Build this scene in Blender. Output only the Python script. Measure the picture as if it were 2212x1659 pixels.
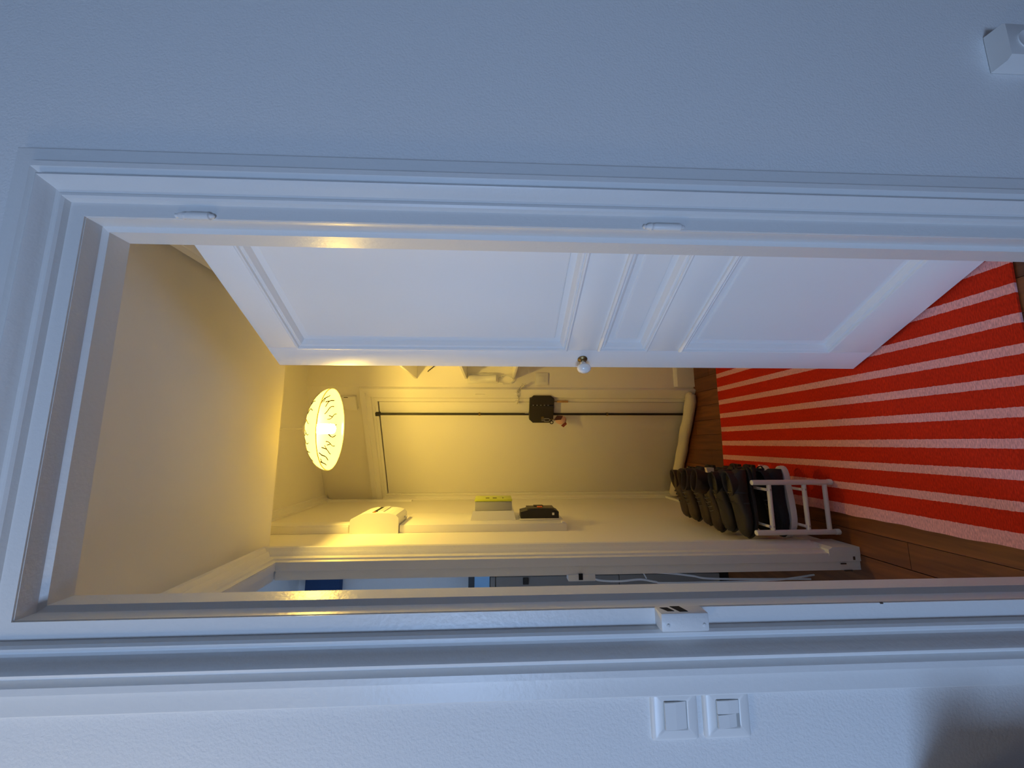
import bpy, bmesh, math, random
from mathutils import Vector, Matrix
random.seed(7)
for o in list(bpy.data.objects):
    bpy.data.objects.remove(o)
scene = bpy.context.scene
COL = scene.collection

# ------------------------------------------------------------------ camera
CAM = Vector((0.0, -0.69, 1.2995))
YAW, PITCH, ROLL, FPX = 0.152, 0.046, 0.0046, 829.04
F = Vector((math.sin(YAW)*math.cos(PITCH), math.cos(YAW)*math.cos(PITCH), -math.sin(PITCH)))
R0 = Vector((math.cos(YAW), -math.sin(YAW), 0)); U0 = R0.cross(F)
RR = math.cos(ROLL)*R0 + math.sin(ROLL)*U0
UU = -math.sin(ROLL)*R0 + math.cos(ROLL)*U0
cd = bpy.data.cameras.new('camera'); cam = bpy.data.objects.new('camera', cd); COL.objects.link(cam)
cd.sensor_fit = 'HORIZONTAL'; cd.sensor_width = 36.0; cd.lens = 36.0*FPX/2212.0
cd.clip_start = 0.02; cd.clip_end = 100
X, Y, Z = -UU, RR, -F          # the phone was held on its side: picture right is down
cam.matrix_world = Matrix(((X.x, Y.x, Z.x, CAM.x), (X.y, Y.y, Z.y, CAM.y), (X.z, Y.z, Z.z, CAM.z), (0, 0, 0, 1)))
scene.camera = cam

# ------------------------------------------------------------------ world, daylight, exposure
vs = scene.view_settings
vs.view_transform = 'Standard'; vs.look = 'None'; vs.exposure = 0.0; vs.gamma = 1.0; vs.use_curve_mapping = False
w = bpy.data.worlds.new('sky'); scene.world = w; w.use_nodes = True
bg = w.node_tree.nodes['Background']; bg.inputs[0].default_value = (0.30, 0.52, 1.0, 1); bg.inputs[1].default_value = 0.35
DAY = (0.40, 0.61, 1.0)
cy = scene.cycles
cy.max_bounces = 7; cy.diffuse_bounces = 6; cy.glossy_bounces = 2; cy.transmission_bounces = 4; cy.transparent_max_bounces = 4
cy.caustics_reflective = False; cy.caustics_refractive = False; cy.sample_clamp_indirect = 6.0
cy.use_adaptive_sampling = True; cy.adaptive_threshold = 0.05

def area(name, loc, direction, sx, sy, power, color):
    l = bpy.data.lights.new(name, 'AREA'); l.shape = 'RECTANGLE'; l.size = sx; l.size_y = sy
    l.energy = power; l.color = color
    o = bpy.data.objects.new(name, l); COL.objects.link(o); o.location = loc
    o.rotation_euler = Vector(direction).to_track_quat('-Z', 'Y').to_euler()
    return o
# daylight falling through the window of the near room (left wall) and of the side room
area('window_daylight', (-2.85, -4.32, 1.65), (0.45, 1, -0.03), 1.25, 1.45, 146, DAY)
area('side_room_daylight', (-2.02, 1.05, 1.5), (1, 0.1, -0.1), 1.0, 1.2, 7, DAY)

# ------------------------------------------------------------------ materials
def new_mat(name):
    m = bpy.data.materials.new(name); m.use_nodes = True
    return m, m.node_tree, m.node_tree.nodes['Principled BSDF']
def mat(name, col, rough=0.6, metal=0.0, bump=None, vary=None, spec=0.5, coat=0.0):
    """bump=(scale, strength, distance); vary=(scale, second colour, amount)"""
    m, nt, b = new_mat(name)
    b.inputs['Base Color'].default_value = (*col, 1); b.inputs['Roughness'].default_value = rough
    b.inputs['Metallic'].default_value = metal; b.inputs['Specular IOR Level'].default_value = spec
    b.inputs['Coat Weight'].default_value = coat
    tc = nt.nodes.new('ShaderNodeTexCoord')
    if vary:
        n = nt.nodes.new('ShaderNodeTexNoise'); n.inputs['Scale'].default_value = vary[0]; n.inputs['Detail'].default_value = 4
        nt.links.new(tc.outputs['Object'], n.inputs['Vector'])
        r = nt.nodes.new('ShaderNodeValToRGB'); r.color_ramp.elements[0].position = 0.35; r.color_ramp.elements[1].position = 0.65
        mx = [c1*(1-vary[2])+c2*vary[2] for c1, c2 in zip(col, vary[1])]
        r.color_ramp.elements[0].color = (*col, 1); r.color_ramp.elements[1].color = (*mx, 1)
        nt.links.new(n.outputs['Fac'], r.inputs['Fac']); nt.links.new(r.outputs['Color'], b.inputs['Base Color'])
    if bump:
        n2 = nt.nodes.new('ShaderNodeTexNoise'); n2.inputs['Scale'].default_value = bump[0]; n2.inputs['Detail'].default_value = 2
        nt.links.new(tc.outputs['Object'], n2.inputs['Vector'])
        bp = nt.nodes.new('ShaderNodeBump'); bp.inputs['Strength'].default_value = bump[1]; bp.inputs['Distance'].default_value = bump[2]
        nt.links.new(n2.outputs['Fac'], bp.inputs['Height']); nt.links.new(bp.outputs['Normal'], b.inputs['Normal'])
    return m

M = {}
M['wall'] = mat('wall_paint', (0.80, 0.80, 0.79), 0.75, bump=(210, 0.32, 0.0035), spec=0.3)
M['darkwall'] = mat('low_bounce_wall', (0.28, 0.30, 0.33), 0.8, spec=0.2)  # unseen walls and ceiling darkened to cut the light they bounce
M['hallwall'] = mat('hall_wall_paint', (0.88, 0.86, 0.82), 0.7, bump=(90, 0.15, 0.002), spec=0.3)
M['ceil'] = mat('ceiling_paint', (0.88, 0.87, 0.84), 0.8, spec=0.2)
M['gloss'] = mat('gloss_paint', (0.76, 0.76, 0.745), 0.34, bump=(110, 0.28, 0.0020), spec=0.26)
M['satin'] = mat('satin_paint', (0.87, 0.86, 0.84), 0.36, bump=(45, 0.10, 0.002), spec=0.5)
M['plastic'] = mat('white_plastic', (0.82, 0.82, 0.80), 0.35)
M['greyplastic'] = mat('grey_plastic', (0.42, 0.43, 0.42), 0.5)
M['lime'] = mat('lime_plastic', (0.62, 0.72, 0.05), 0.35)
M['black'] = mat('black_plastic', (0.012, 0.011, 0.010), 0.45)
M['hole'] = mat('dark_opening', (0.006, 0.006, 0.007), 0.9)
M['orange'] = mat('orange_plastic', (0.8, 0.16, 0.02), 0.4)
M['blackmetal'] = mat('black_painted_steel', (0.018, 0.015, 0.012), 0.42, bump=(60, 0.1, 0.001))
M['brass'] = mat('aged_brass', (0.25, 0.17, 0.07), 0.4, metal=0.9)
M['steel'] = mat('steel', (0.6, 0.58, 0.55), 0.3, metal=1.0)
M['porcelain'] = mat('porcelain', (0.85, 0.84, 0.80), 0.12, coat=0.5)
M['rackwhite'] = mat('white_enamelled_tube', (0.78, 0.74, 0.72), 0.35)
M['fabric'] = mat('cream_fabric', (0.72, 0.66, 0.54), 0.9, bump=(120, 0.4, 0.004))
M['shoeblack'] = mat('black_leather', (0.012, 0.011, 0.011), 0.5, bump=(60, 0.2, 0.002))
M['shoenavy'] = mat('dark_navy_mesh', (0.008, 0.010, 0.016), 0.75, bump=(300, 0.4, 0.002))
M['shoebrown'] = mat('dark_brown_leather', (0.026, 0.016, 0.010), 0.55, bump=(50, 0.2, 0.002), vary=(18, (0.02, 0.012, 0.008), 0.8))
M['shoetan'] = mat('worn_brown_leather', (0.050, 0.030, 0.015), 0.55, bump=(50, 0.2, 0.002), vary=(14, (0.03, 0.02, 0.01), 0.8))
M['rubber'] = mat('dark_rubber', (0.015, 0.013, 0.012), 0.7)
M['soleswhite'] = mat('white_rubber', (0.70, 0.68, 0.70), 0.6)
M['lace'] = mat('grey_lace', (0.10, 0.10, 0.10), 0.9)
M['beige'] = mat('beige_webbing', (0.60, 0.50, 0.36), 0.9)
M['pink'] = mat('pink_plush', (0.75, 0.48, 0.40), 0.95, bump=(200, 0.6, 0.004))
M['redleather'] = mat('red_brown_leather', (0.22, 0.03, 0.02), 0.5)
M['wine'] = mat('wine_leather', (0.06, 0.012, 0.02), 0.5)
M['woodtag'] = mat('pale_wood', (0.45, 0.26, 0.10), 0.6)
M['navy'] = mat('navy_cloth', (0.02, 0.06, 0.16), 0.85)
M['bluebox'] = mat('light_blue_card', (0.30, 0.60, 0.95), 0.6)
M['slate'] = mat('dark_slate', (0.05, 0.065, 0.08), 0.6)
M['cabinet'] = mat('grey_laminate', (0.27, 0.25, 0.225), 0.5)
M['cable'] = mat('white_cable', (0.75, 0.75, 0.76), 0.5)
M['twig'] = mat('twig_print', (0.004, 0.002, 0.001), 0.9, spec=0.0)
M['printgrey'] = mat('grey_print', (0.10, 0.11, 0.05), 0.7)
M['wear'] = mat('chipped_paint', (0.07, 0.045, 0.03), 0.8)

def wood_mat(name, c1, c2, rough):
    m, nt, b = new_mat(name)
    b.inputs['Roughness'].default_value = rough
    tc = nt.nodes.new('ShaderNodeTexCoord'); mp = nt.nodes.new('ShaderNodeMapping')
    mp.inputs['Scale'].default_value = (30, 2.2, 30); nt.links.new(tc.outputs['Object'], mp.inputs['Vector'])
    n = nt.nodes.new('ShaderNodeTexNoise'); n.inputs['Scale'].default_value = 1.6; n.inputs['Detail'].default_value = 7
    n.inputs['Distortion'].default_value = 0.8
    nt.links.new(mp.outputs['Vector'], n.inputs['Vector'])
    r = nt.nodes.new('ShaderNodeValToRGB'); r.color_ramp.elements[0].position = 0.3; r.color_ramp.elements[1].position = 0.72
    r.color_ramp.elements[0].color = (*c1, 1); r.color_ramp.elements[1].color = (*c2, 1)
    oi = nt.nodes.new('ShaderNodeObjectInfo')
    hs = nt.nodes.new('ShaderNodeHueSaturation')
    mr = nt.nodes.new('ShaderNodeMapRange'); mr.inputs['To Min'].default_value = 0.75; mr.inputs['To Max'].default_value = 1.2
    nt.links.new(oi.outputs['Random'], mr.inputs['Value']); nt.links.new(mr.outputs['Result'], hs.inputs['Value'])
    nt.links.new(n.outputs['Fac'], r.inputs['Fac']); nt.links.new(r.outputs['Color'], hs.inputs['Color'])
    nt.links.new(hs.outputs['Color'], b.inputs['Base Color'])
    bp = nt.nodes.new('ShaderNodeBump'); bp.inputs['Strength'].default_value = 0.15; bp.inputs['Distance'].default_value = 0.002
    nt.links.new(n.outputs['Fac'], bp.inputs['Height']); nt.links.new(bp.outputs['Normal'], b.inputs['Normal'])
    return m
M['wood'] = wood_mat('stained_floorboard', (0.10, 0.030, 0.008), (0.20, 0.068, 0.018), 0.42)
M['subfloor'] = mat('floor_base', (0.05, 0.02, 0.008), 0.7)

def rug_mat():
    # object X runs across the stripes; 0 at the left edge
    m, nt, b = new_mat('striped_cotton_weave')
    b.inputs['Roughness'].default_value = 0.95; b.inputs['Specular IOR Level'].default_value = 0.1
    tc = nt.nodes.new('ShaderNodeTexCoord'); sp = nt.nodes.new('ShaderNodeSeparateXYZ')
    nt.links.new(tc.outputs['Object'], sp.inputs['Vector'])
    nz = nt.nodes.new('ShaderNodeTexNoise'); nz.inputs['Scale'].default_value = 120
    nt.links.new(tc.outputs['Object'], nz.inputs['Vector'])
    jit = nt.nodes.new('ShaderNodeMath'); jit.operation = 'MULTIPLY_ADD'; jit.inputs[1].default_value = 0.004
    nt.links.new(nz.outputs['Fac'], jit.inputs[0]); nt.links.new(sp.outputs['X'], jit.inputs[2])
    off = nt.nodes.new('ShaderNodeMath'); off.operation = 'ADD'; off.inputs[1].default_value = 0.0637 - 0.0285 - 0.002
    nt.links.new(jit.outputs[0], off.inputs[0])
    md = nt.nodes.new('ShaderNodeMath'); md.operation = 'FLOORED_MODULO'; md.inputs[1].default_value = 0.0769
    # shift so that stripes (25 mm) start at 0.091 + k*0.0769 from the left edge
    sh = nt.nodes.new('ShaderNodeMath'); sh.operation = 'SUBTRACT'; sh.inputs[1].default_value = 0.0905 - 0.0769*2 + 0.0352
    nt.links.new(off.outputs[0], sh.inputs[0]); nt.links.new(sh.outputs[0], md.inputs[0])
    lt = nt.nodes.new('ShaderNodeMath'); lt.operation = 'LESS_THAN'; lt.inputs[1].default_value = 0.0252
    nt.links.new(md.outputs[0], lt.inputs[0])
    e0 = nt.nodes.new('ShaderNodeMath'); e0.operation = 'LESS_THAN'; e0.inputs[1].default_value = 0.033
    nt.links.new(jit.outputs[0], e0.inputs[0])
    mxm = nt.nodes.new('ShaderNodeMath'); mxm.operation = 'MAXIMUM'
    nt.links.new(lt.outputs[0], mxm.inputs[0]); nt.links.new(e0.outputs[0], mxm.inputs[1])
    mix = nt.nodes.new('ShaderNodeMix'); mix.data_type = 'RGBA'
    nt.links.new(mxm.outputs[0], mix.inputs['Factor'])
    mix.inputs[6].default_value = (0.58, 0.028, 0.008, 1); mix.inputs[7].default_value = (0.80, 0.38, 0.38, 1)
    # weave
    mp = nt.nodes.new('ShaderNodeMapping'); mp.inputs['Scale'].default_value = (90, 420, 1)
    nt.links.new(tc.outputs['Object'], mp.inputs['Vector'])
    wv = nt.nodes.new('ShaderNodeTexNoise'); wv.inputs['Scale'].default_value = 1.0; wv.inputs['Detail'].default_value = 2
    nt.links.new(mp.outputs['Vector'], wv.inputs['Vector'])
    mr = nt.nodes.new('ShaderNodeMapRange'); mr.inputs['From Min'].default_value = 0.3; mr.inputs['From Max'].default_value = 0.7
    mr.inputs['To Min'].default_value = 0.72; mr.inputs['To Max'].default_value = 1.15
    nt.links.new(wv.outputs['Fac'], mr.inputs['Value'])
    hs = nt.nodes.new('ShaderNodeHueSaturation'); nt.links.new(mr.outputs['Result'], hs.inputs['Value'])
    nt.links.new(mix.outputs[2], hs.inputs['Color']); nt.links.new(hs.outputs['Color'], b.inputs['Base Color'])
    bp = nt.nodes.new('ShaderNodeBump'); bp.inputs['Strength'].default_value = 0.5; bp.inputs['Distance'].default_value = 0.002
    nt.links.new(wv.outputs['Fac'], bp.inputs['Height']); nt.links.new(bp.outputs['Normal'], b.inputs['Normal'])
    return m
M['rug'] = rug_mat()

def shade_mat():
    m = bpy.data.materials.new('opal_glass'); m.use_nodes = True; nt = m.node_tree
    nt.nodes.remove(nt.nodes['Principled BSDF']); out = nt.nodes['Material Output']
    d = nt.nodes.new('ShaderNodeBsdfDiffuse'); d.inputs[0].default_value = (0.85, 0.80, 0.55, 1)
    t = nt.nodes.new('ShaderNodeBsdfTranslucent'); t.inputs[0].default_value = (0.90, 0.80, 0.45, 1)
    g = nt.nodes.new('ShaderNodeBsdfGlossy'); g.inputs['Roughness'].default_value = 0.15
    x1 = nt.nodes.new('ShaderNodeMixShader'); x1.inputs[0].default_value = 0.55
    nt.links.new(d.outputs[0], x1.inputs[1]); nt.links.new(t.outputs[0], x1.inputs[2])
    x2 = nt.nodes.new('ShaderNodeMixShader'); x2.inputs[0].default_value = 0.04
    nt.links.new(x1.outputs[0], x2.inputs[1]); nt.links.new(g.outputs[0], x2.inputs[2])
    nt.links.new(x2.outputs[0], out.inputs['Surface'])
    return m
M['shade'] = shade_mat()
def emit_mat(name, col, s):
    m = bpy.data.materials.new(name); m.use_nodes = True; nt = m.node_tree
    nt.nodes.remove(nt.nodes['Principled BSDF'])
    e = nt.nodes.new('ShaderNodeEmission'); e.inputs[0].default_value = (*col, 1); e.inputs[1].default_value = s
    nt.links.new(e.outputs[0], nt.nodes['Material Output'].inputs['Surface'])
    return m
M['bulb'] = emit_mat('lit_bulb', (1.0, 0.65, 0.105), 500)

# ------------------------------------------------------------------ mesh helpers
class MB:
    """collects shapes, builds one mesh object. T maps local (a,b,c) to world."""
    def __init__(self, T=None):
        self.v = []; self.f = []; self.T = T or (lambda a, b, c: (a, b, c))
    def add(self, vs, fs):
        n = len(self.v); self.v += [self.T(*p) for p in vs]; self.f += [tuple(i+n for i in f) for f in fs]
        return self
    def box(self, x0, x1, y0, y1, z0, z1, ch=0.0):
        if ch <= 0:
            vs = [(x, y, z) for x in (x0, x1) for y in (y0, y1) for z in (z0, z1)]
            return self.add(vs, [(0, 1, 3, 2), (4, 6, 7, 5), (0, 4, 5, 1), (2, 3, 7, 6), (0, 2, 6, 4), (1, 5, 7, 3)])
        bm = bmesh.new(); bmesh.ops.create_cube(bm, size=1)
        for v in bm.verts:
            v.co = ((x0+x1)/2+v.co.x*(x1-x0), (y0+y1)/2+v.co.y*(y1-y0), (z0+z1)/2+v.co.z*(z1-z0))
        bmesh.ops.bevel(bm, geom=bm.edges[:], offset=ch, segments=2, affect='EDGES', profile=0.5)
        bm.verts.index_update(); vs = [tuple(v.co) for v in bm.verts]; fs = [tuple(v.index for v in f.verts) for f in bm.faces]
        bm.free(); return self.add(vs, fs)
    def prism(self, poly, c0, c1, axis=2):
        """poly: list of 2D points; extruded along axis from c0 to c1"""
        n = len(poly)
        def mk(p, c):
            return {0: (c, p[0], p[1]), 1: (p[0], c, p[1]), 2: (p[0], p[1], c)}[axis]
        vs = [mk(p, c0) for p in poly]+[mk(p, c1) for p in poly]
        fs = [tuple(range(n))[::-1], tuple(range(n, 2*n))]+[(i, (i+1) % n, n+(i+1) % n, n+i) for i in range(n)]
        return self.add(vs, fs)
    def loft(self, rings, caps=True, closed=True):
        n = len(rings[0]); vs = [p for r in rings for p in r]; fs = []
        for k in range(len(rings)-1):
            for i in range(n if closed else n-1):
                j = (i+1) % n
                fs.append((k*n+i, k*n+j, (k+1)*n+j, (k+1)*n+i))
        if caps:
            fs.append(tuple(range(n))[::-1]); fs.append(tuple((len(rings)-1)*n+i for i in range(n)))
        return self.add(vs, fs)
    def tube(self, pts, r, n=10, caps=True):
        pts = [Vector(p) for p in pts]; rings = []
        rs = r if isinstance(r, (list, tuple)) else [r]*len(pts)
        up = None
        for i, p in enumerate(pts):
            t = (pts[min(i+1, len(pts)-1)]-pts[max(i-1, 0)]).normalized()
            if up is None:
                a = Vector((0, 0, 1)) if abs(t.z) < 0.9 else Vector((1, 0, 0))
                up = t.cross(a).normalized()
            up = (up - t*up.dot(t)).normalized(); s = t.cross(up)
            rings.append([tuple(p+rs[i]*(math.cos(2*math.pi*k/n)*up+math.sin(2*math.pi*k/n)*s)) for k in range(n)])
        return self.loft(rings, caps)
    def lathe(self, prof, c, n=32, axis='z', caps=True):
        """prof: (r, h) pairs; c: centre"""
        rings = []
        for r, h in prof:
            rg = []
            for k in range(n):
                a = 2*math.pi*k/n; u, v = r*math.cos(a), r*math.sin(a)
                rg.append({'z': (c[0]+u, c[1]+v, c[2]+h), 'x': (c[0]+h, c[1]+u, c[2]+v), 'y': (c[0]+u, c[1]+h, c[2]+v)}[axis])
            rings.append(rg)
        return self.loft(rings, caps)
    def torus(self, c, R, r, n=20, m=8, normal='y', ex=1.0):
        vs = []; fs = []
        for i in range(n):
            a = 2*math.pi*i/n
            for j in range(m):
                b = 2*math.pi*j/m; q = R+r*math.cos(b)
                u, v, h = q*math.cos(a)*ex, q*math.sin(a), r*math.sin(b)
                vs.append({'y': (c[0]+u, c[1]+h, c[2]+v), 'z': (c[0]+u, c[1]+v, c[2]+h), 'x': (c[0]+h, c[1]+u, c[2]+v)}[normal])
        for i in range(n):
            for j in range(m):
                fs.append((i*m+j, ((i+1) % n)*m+j, ((i+1) % n)*m+(j+1) % m, i*m+(j+1) % m))
        return self.add(vs, fs)
    def build(self, name, material, parent=None, smooth=False, subsurf=0, sharp=40):
        me = bpy.data.meshes.new(name); me.from_pydata(self.v, [], self.f); me.validate()
        bm = bmesh.new(); bm.from_mesh(me); bmesh.ops.recalc_face_normals(bm, faces=bm.faces); bm.to_mesh(me); bm.free()
        me.materials.append(material)
        if smooth:
            for p in me.polygons: p.use_smooth = True
            try: me.set_sharp_from_angle(angle=math.radians(sharp))
            except Exception: pass
        o = bpy.data.objects.new(name, me); COL.objects.link(o)
        if parent is not None:
            o.parent = parent; o.matrix_parent_inverse = PINV(parent)
        if subsurf:
            md = o.modifiers.new('subdivision', 'SUBSURF'); md.levels = subsurf; md.render_levels = subsurf
        return o

def world_mat(o):
    m = o.matrix_basis.copy()
    if o.parent: m = world_mat(o.parent) @ o.matrix_parent_inverse @ m
    return m
def PINV(parent): return world_mat(parent).inverted()
def tag(o, label=None, cat=None, group=None, kind=None):
    if label: o['label'] = label
    if cat: o['category'] = cat
    if group: o['group'] = group
    if kind: o['kind'] = kind
    return o
def empty(name, loc=(0, 0, 0)):
    o = bpy.data.objects.new(name, None); COL.objects.link(o); o.location = loc; o.empty_display_size = 0.05
    return o
def struct(o, label=None):
    o['kind'] = 'structure'
    if label: o['label'] = label
    return o
def wallframe(ox, oy, ax, ay, nx, ny):
    """local (s along the wall, p out of the wall, z) -> world"""
    return lambda s, p, z: (ox+ax*s+nx*p, oy+ay*s+ny*p, z)

def architrave(T, s0, s1, zt, prof, parent, material, sides=('l', 'h', 'r'), zb=0.0, name='architrave'):
    """prof: (u outward from opening edge, p proud); mitred lengths, one mesh each"""
    closed = prof+[(prof[-1][0], -0.004), (prof[0][0], -0.004)]
    if 'l' in sides:
        MB(T).loft([[(s0-u, p, zb) for u, p in closed], [(s0-u, p, zt+u) for u, p in closed]]).build(name, material, parent, True, sharp=25)
    if 'r' in sides:
        MB(T).loft([[(s1+u, p, zb) for u, p in closed], [(s1+u, p, zt+u) for u, p in closed]]).build(name, material, parent, True, sharp=25)
    if 'h' in sides:
        MB(T).loft([[(s0-u, p, zt+u) for u, p in closed], [(s1+u, p, zt+u) for u, p in closed]]).build(name, material, parent, True, sharp=25)

# ------------------------------------------------------------------ dimensions
XL, XR, ZT = -0.278, 0.416, 2.058            # near doorway
WALL_Y = 0.008; WT = 0.078                   # wall face and far side of the near wall
HL, HR = -0.395, 0.535                       # hall side walls
SOF, SOFY, CEIL = 2.150, 0.885, 2.470        # low ceiling, where it stops, high ceiling
A = Vector((-0.395, 2.145)); K = Vector((0.352, 1.733)); DR = (K-A).normalized()
RX0, RX1, RY0, RZ = -3.8, 2.3, -4.3, 2.75    # near room
LJ0, LJ1, LZT = 0.13, 0.69, 2.02             # side doorway on the left hall wall

# ------------------------------------------------------------------ room shell
b = MB()
b.box(RX0, XL-0.012, WALL_Y, WT, 0, RZ); b.box(XR+0.012, RX1, WALL_Y, WT, 0, RZ); b.box(XL-0.012, XR+0.012, WALL_Y, WT, ZT+0.012, RZ)
struct(b.build('wall_front', M['wall']))
struct(MB().box(RX0-0.12, RX0, RY0, WT, 0, RZ).build('wall_left', M['darkwall']))
struct(MB().box(RX1, RX1+0.1, RY0, WT, 0, RZ).build('wall_right', M['wall']))
wr = MB(); W0, W1, WZ0, WZ1 = -3.50, -2.20, 0.90, 2.40
wr.box(RX0-0.12, W0, RY0-0.14, RY0, 0, RZ); wr.box(W1, RX1+0.1, RY0-0.14, RY0, 0, RZ); wr.box(W0, W1, RY0-0.14, RY0, 0, WZ0); wr.box(W0, W1, RY0-0.14, RY0, WZ1, RZ)
struct(wr.build('wall_rear', M['darkwall']))
struct(MB().box(RX0-0.15, RX1+0.1, RY0-0.1, WT, RZ, RZ+0.1).build('ceiling', M['darkwall']))
win = struct(empty('window_1', (-2.85, RY0-0.08, WZ0)), 'white framed window in the rear wall of the near room')
for (x0, x1, z0, z1) in ((W0, W0+0.06, WZ0, WZ1), (W1-0.06, W1, WZ0, WZ1), (-2.88, -2.82, WZ0+0.06, WZ1-0.06), (W0+0.06, W1-0.06, WZ0, WZ0+0.06), (W0+0.06, W1-0.06, WZ1-0.06, WZ1)):
    MB().box(x0, x1, RY0-0.12, RY0-0.06, z0, z1, 0.006).build('window_frame', M['gloss'], win)
MB().box(W0-0.04, W1+0.04, RY0-0.05, RY0+0.09, WZ0-0.03, WZ0-0.001, 0.005).build('window_sill', M['gloss'], win)

# hall: back walls, side walls, ceilings
TB = wallframe(A.x, A.y, DR.x, DR.y, DR.y, -DR.x)           # back wall with the entrance door; p towards the hall
LEN = (K-A).length
SD0, SD1, ZD = 0.052, 0.752, 2.042
bw = MB(TB)
bw.box(-0.10, SD0-0.004, -0.12, 0, 0, CEIL); bw.box(SD1+0.004, LEN, -0.12, 0, 0, CEIL); bw.box(SD0-0.004, SD1+0.004, -0.12, 0, ZD+0.005, CEIL)
struct(bw.build('wall_back', M['hallwall']))
struct(MB().box(K.x, HR+0.05, K.y, K.y+0.12, 0, CEIL).build('wall_back_right', M['hallwall']))
hl = MB()
hl.box(HL-0.052, HL, WT, LJ0-0.012, 0, CEIL); hl.box(HL-0.052, HL, LJ1+0.012, 2.30, 0, CEIL); hl.box(HL-0.052, HL, LJ0-0.012, LJ1+0.012, LZT+0.012, CEIL)
struct(hl.build('wall_hall_left', M['hallwall']))
hr = MB()
hr.box(HR, HR+0.06, 0.70, K.y, 0, CEIL); hr.box(HR, HR+0.06, WT, 0.70, 2.05, CEIL)
struct(hr.build('wall_hall_right', M['hallwall']))
# small closet behind the open inner door
cl = MB(); cl.box(1.35, 1.40, WT, 0.80, 0, CEIL); cl.box(HR+0.06, 1.40, 0.76, 0.80, 0, CEIL); cl.box(HR+0.06, 1.40, WT, 0.76, 2.20, 2.24)
struct(cl.build('wall_closet', M['hallwall']))
struct(MB().box(HL-0.05, HR+0.06, WT, SOFY, SOF, CEIL).build('ceiling_low', M['ceil']))
struct(MB().box(HL-0.06, HR+0.06, WT, 2.40, CEIL, CEIL+0.08).build('ceiling_hall', M['ceil']))
# side room on the left
sr = MB(); sr.box(-2.15, HL-0.052, 2.05, 2.12, 0, CEIL+0.1); sr.box(-2.22, -2.15, WT, 2.12, 0, CEIL+0.1)
struct(sr.build('wall_side_room', M['wall']))
struct(MB().box(-2.2, HL-0.052, WT, 2.12, CEIL+0.1, CEIL+0.18).build('ceiling_side_room', M['ceil']))

# floor and floorboards
fl = struct(MB().box(RX0-0.2, RX1+0.2, RY0-0.2, 2.5, -0.10, -0.012).build('floor', M['subfloor']))
fl2 = MB().box(RX0, RX1, RY0, WT, -0.012, 0.0).build('near_room_boards', M['wood'], fl)
fl3 = MB().box(-2.15, HL-0.002, WT+0.001, 2.05, -0.012, 0.0).build('side_room_boards', M['wood'], fl)
bwid = 0.0895; x = -0.385 - 0.0175
cuts0 = [0.52, 1.31, 0.83, 1.58, 0.44, 1.12, 1.66, 0.71, 1.40, 0.93, 1.55, 0.60]
i = 0
while x < HR:
    x1 = min(x+bwid, HR); ys = [WT+0.002, cuts0[i % 12]]
    nx = cuts0[i % 12]+0.62
    if nx < 2.1: ys.append(nx)
    ys.append(2.35)
    for y0, y1 in zip(ys[:-1], ys[1:]):
        MB().box(max(x, HL)+0.0008, x1-0.0008, y0+0.0006, y1-0.0006, -0.012, 0.0+random.uniform(-0.0006, 0.0004), 0.0007).build('plank', M['wood'], fl)
    x += bwid; i += 1

# ------------------------------------------------------------------ near doorway frame (door removed): jamb, stop, architrave, hinges, keeper
tr = struct(empty('trim_1', (XL, 0, 0)), 'white painted door frame with moulded architrave around the near doorway')
G = M['gloss']
ST, Y1, Y2 = 0.010, 0.033, WT+0.003
def jamb(name, b): return b.build(name, G, tr, True, sharp=30)
# left and right linings: rebate face, stop, inner face
MBL = MB().prism([(XL+0.0008, 0.003), (XL+0.0008, Y1), (XL+ST, Y1+0.006), (XL+ST, Y2), (XL-0.011, Y2), (XL-0.011, 0.003)], 0, ZT, 2); jamb('jamb', MBL)
MBR = MB().prism([(XR-0.0008, 0.003), (XR-0.0008, Y1), (XR-ST, Y1+0.004), (XR-ST, Y2), (XR+0.011, Y2), (XR+0.011, 0.003)], 0, ZT, 2); jamb('jamb', MBR)
hd = MB().prism([(0.003, ZT-0.0008), (Y1, ZT-0.0008), (Y1+0.005, ZT-ST), (Y2, ZT-ST), (Y2, ZT+0.011), (0.003, ZT+0.011)], XL, XR, 0); jamb('head_lining', hd)
TF = wallframe(0, WALL_Y, 1, 0, 0, -1)
PROF = [(0.0, 0.008), (0.027, 0.008), (0.030, 0.0135), (0.034, 0.0155), (0.039, 0.0150), (0.042, 0.0135), (0.046, 0.0145), (0.052, 0.019), (0.058, 0.0255),
        (0.062, 0.0275), (0.066, 0.0262), (0.071, 0.0200), (0.074, 0.0190), (0.082, 0.0240), (0.092, 0.0240), (0.096, 0.0195), (0.099, 0.0140), (0.129, 0.0135), (0.132, 0.0120)]
PROF = [(u, 0.008+(p-0.008)*1.55) for u, p in PROF]
architrave(TF, XL, XR, ZT, PROF, tr, G)
# hinge knuckles left on the right-hand edge
for zc, hh in ((1.856, 0.024), (0.9645, 0.030)):
    o = MB().lathe([(0.001, -hh-0.010), (0.004, -hh-0.007), (0.0045, -hh-0.002), (0.0068, -hh), (0.0072, hh-0.010), (0.0060, hh-0.008), (0.0060, hh-0.004), (0.0072, hh-0.002),
                    (0.0060, hh+0.004), (0.0035, hh+0.008), (0.0045, hh+0.012), (0.001, hh+0.015)], (XR+0.003, -0.004, zc), 14).build('hinge', G, tr, True)
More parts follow.
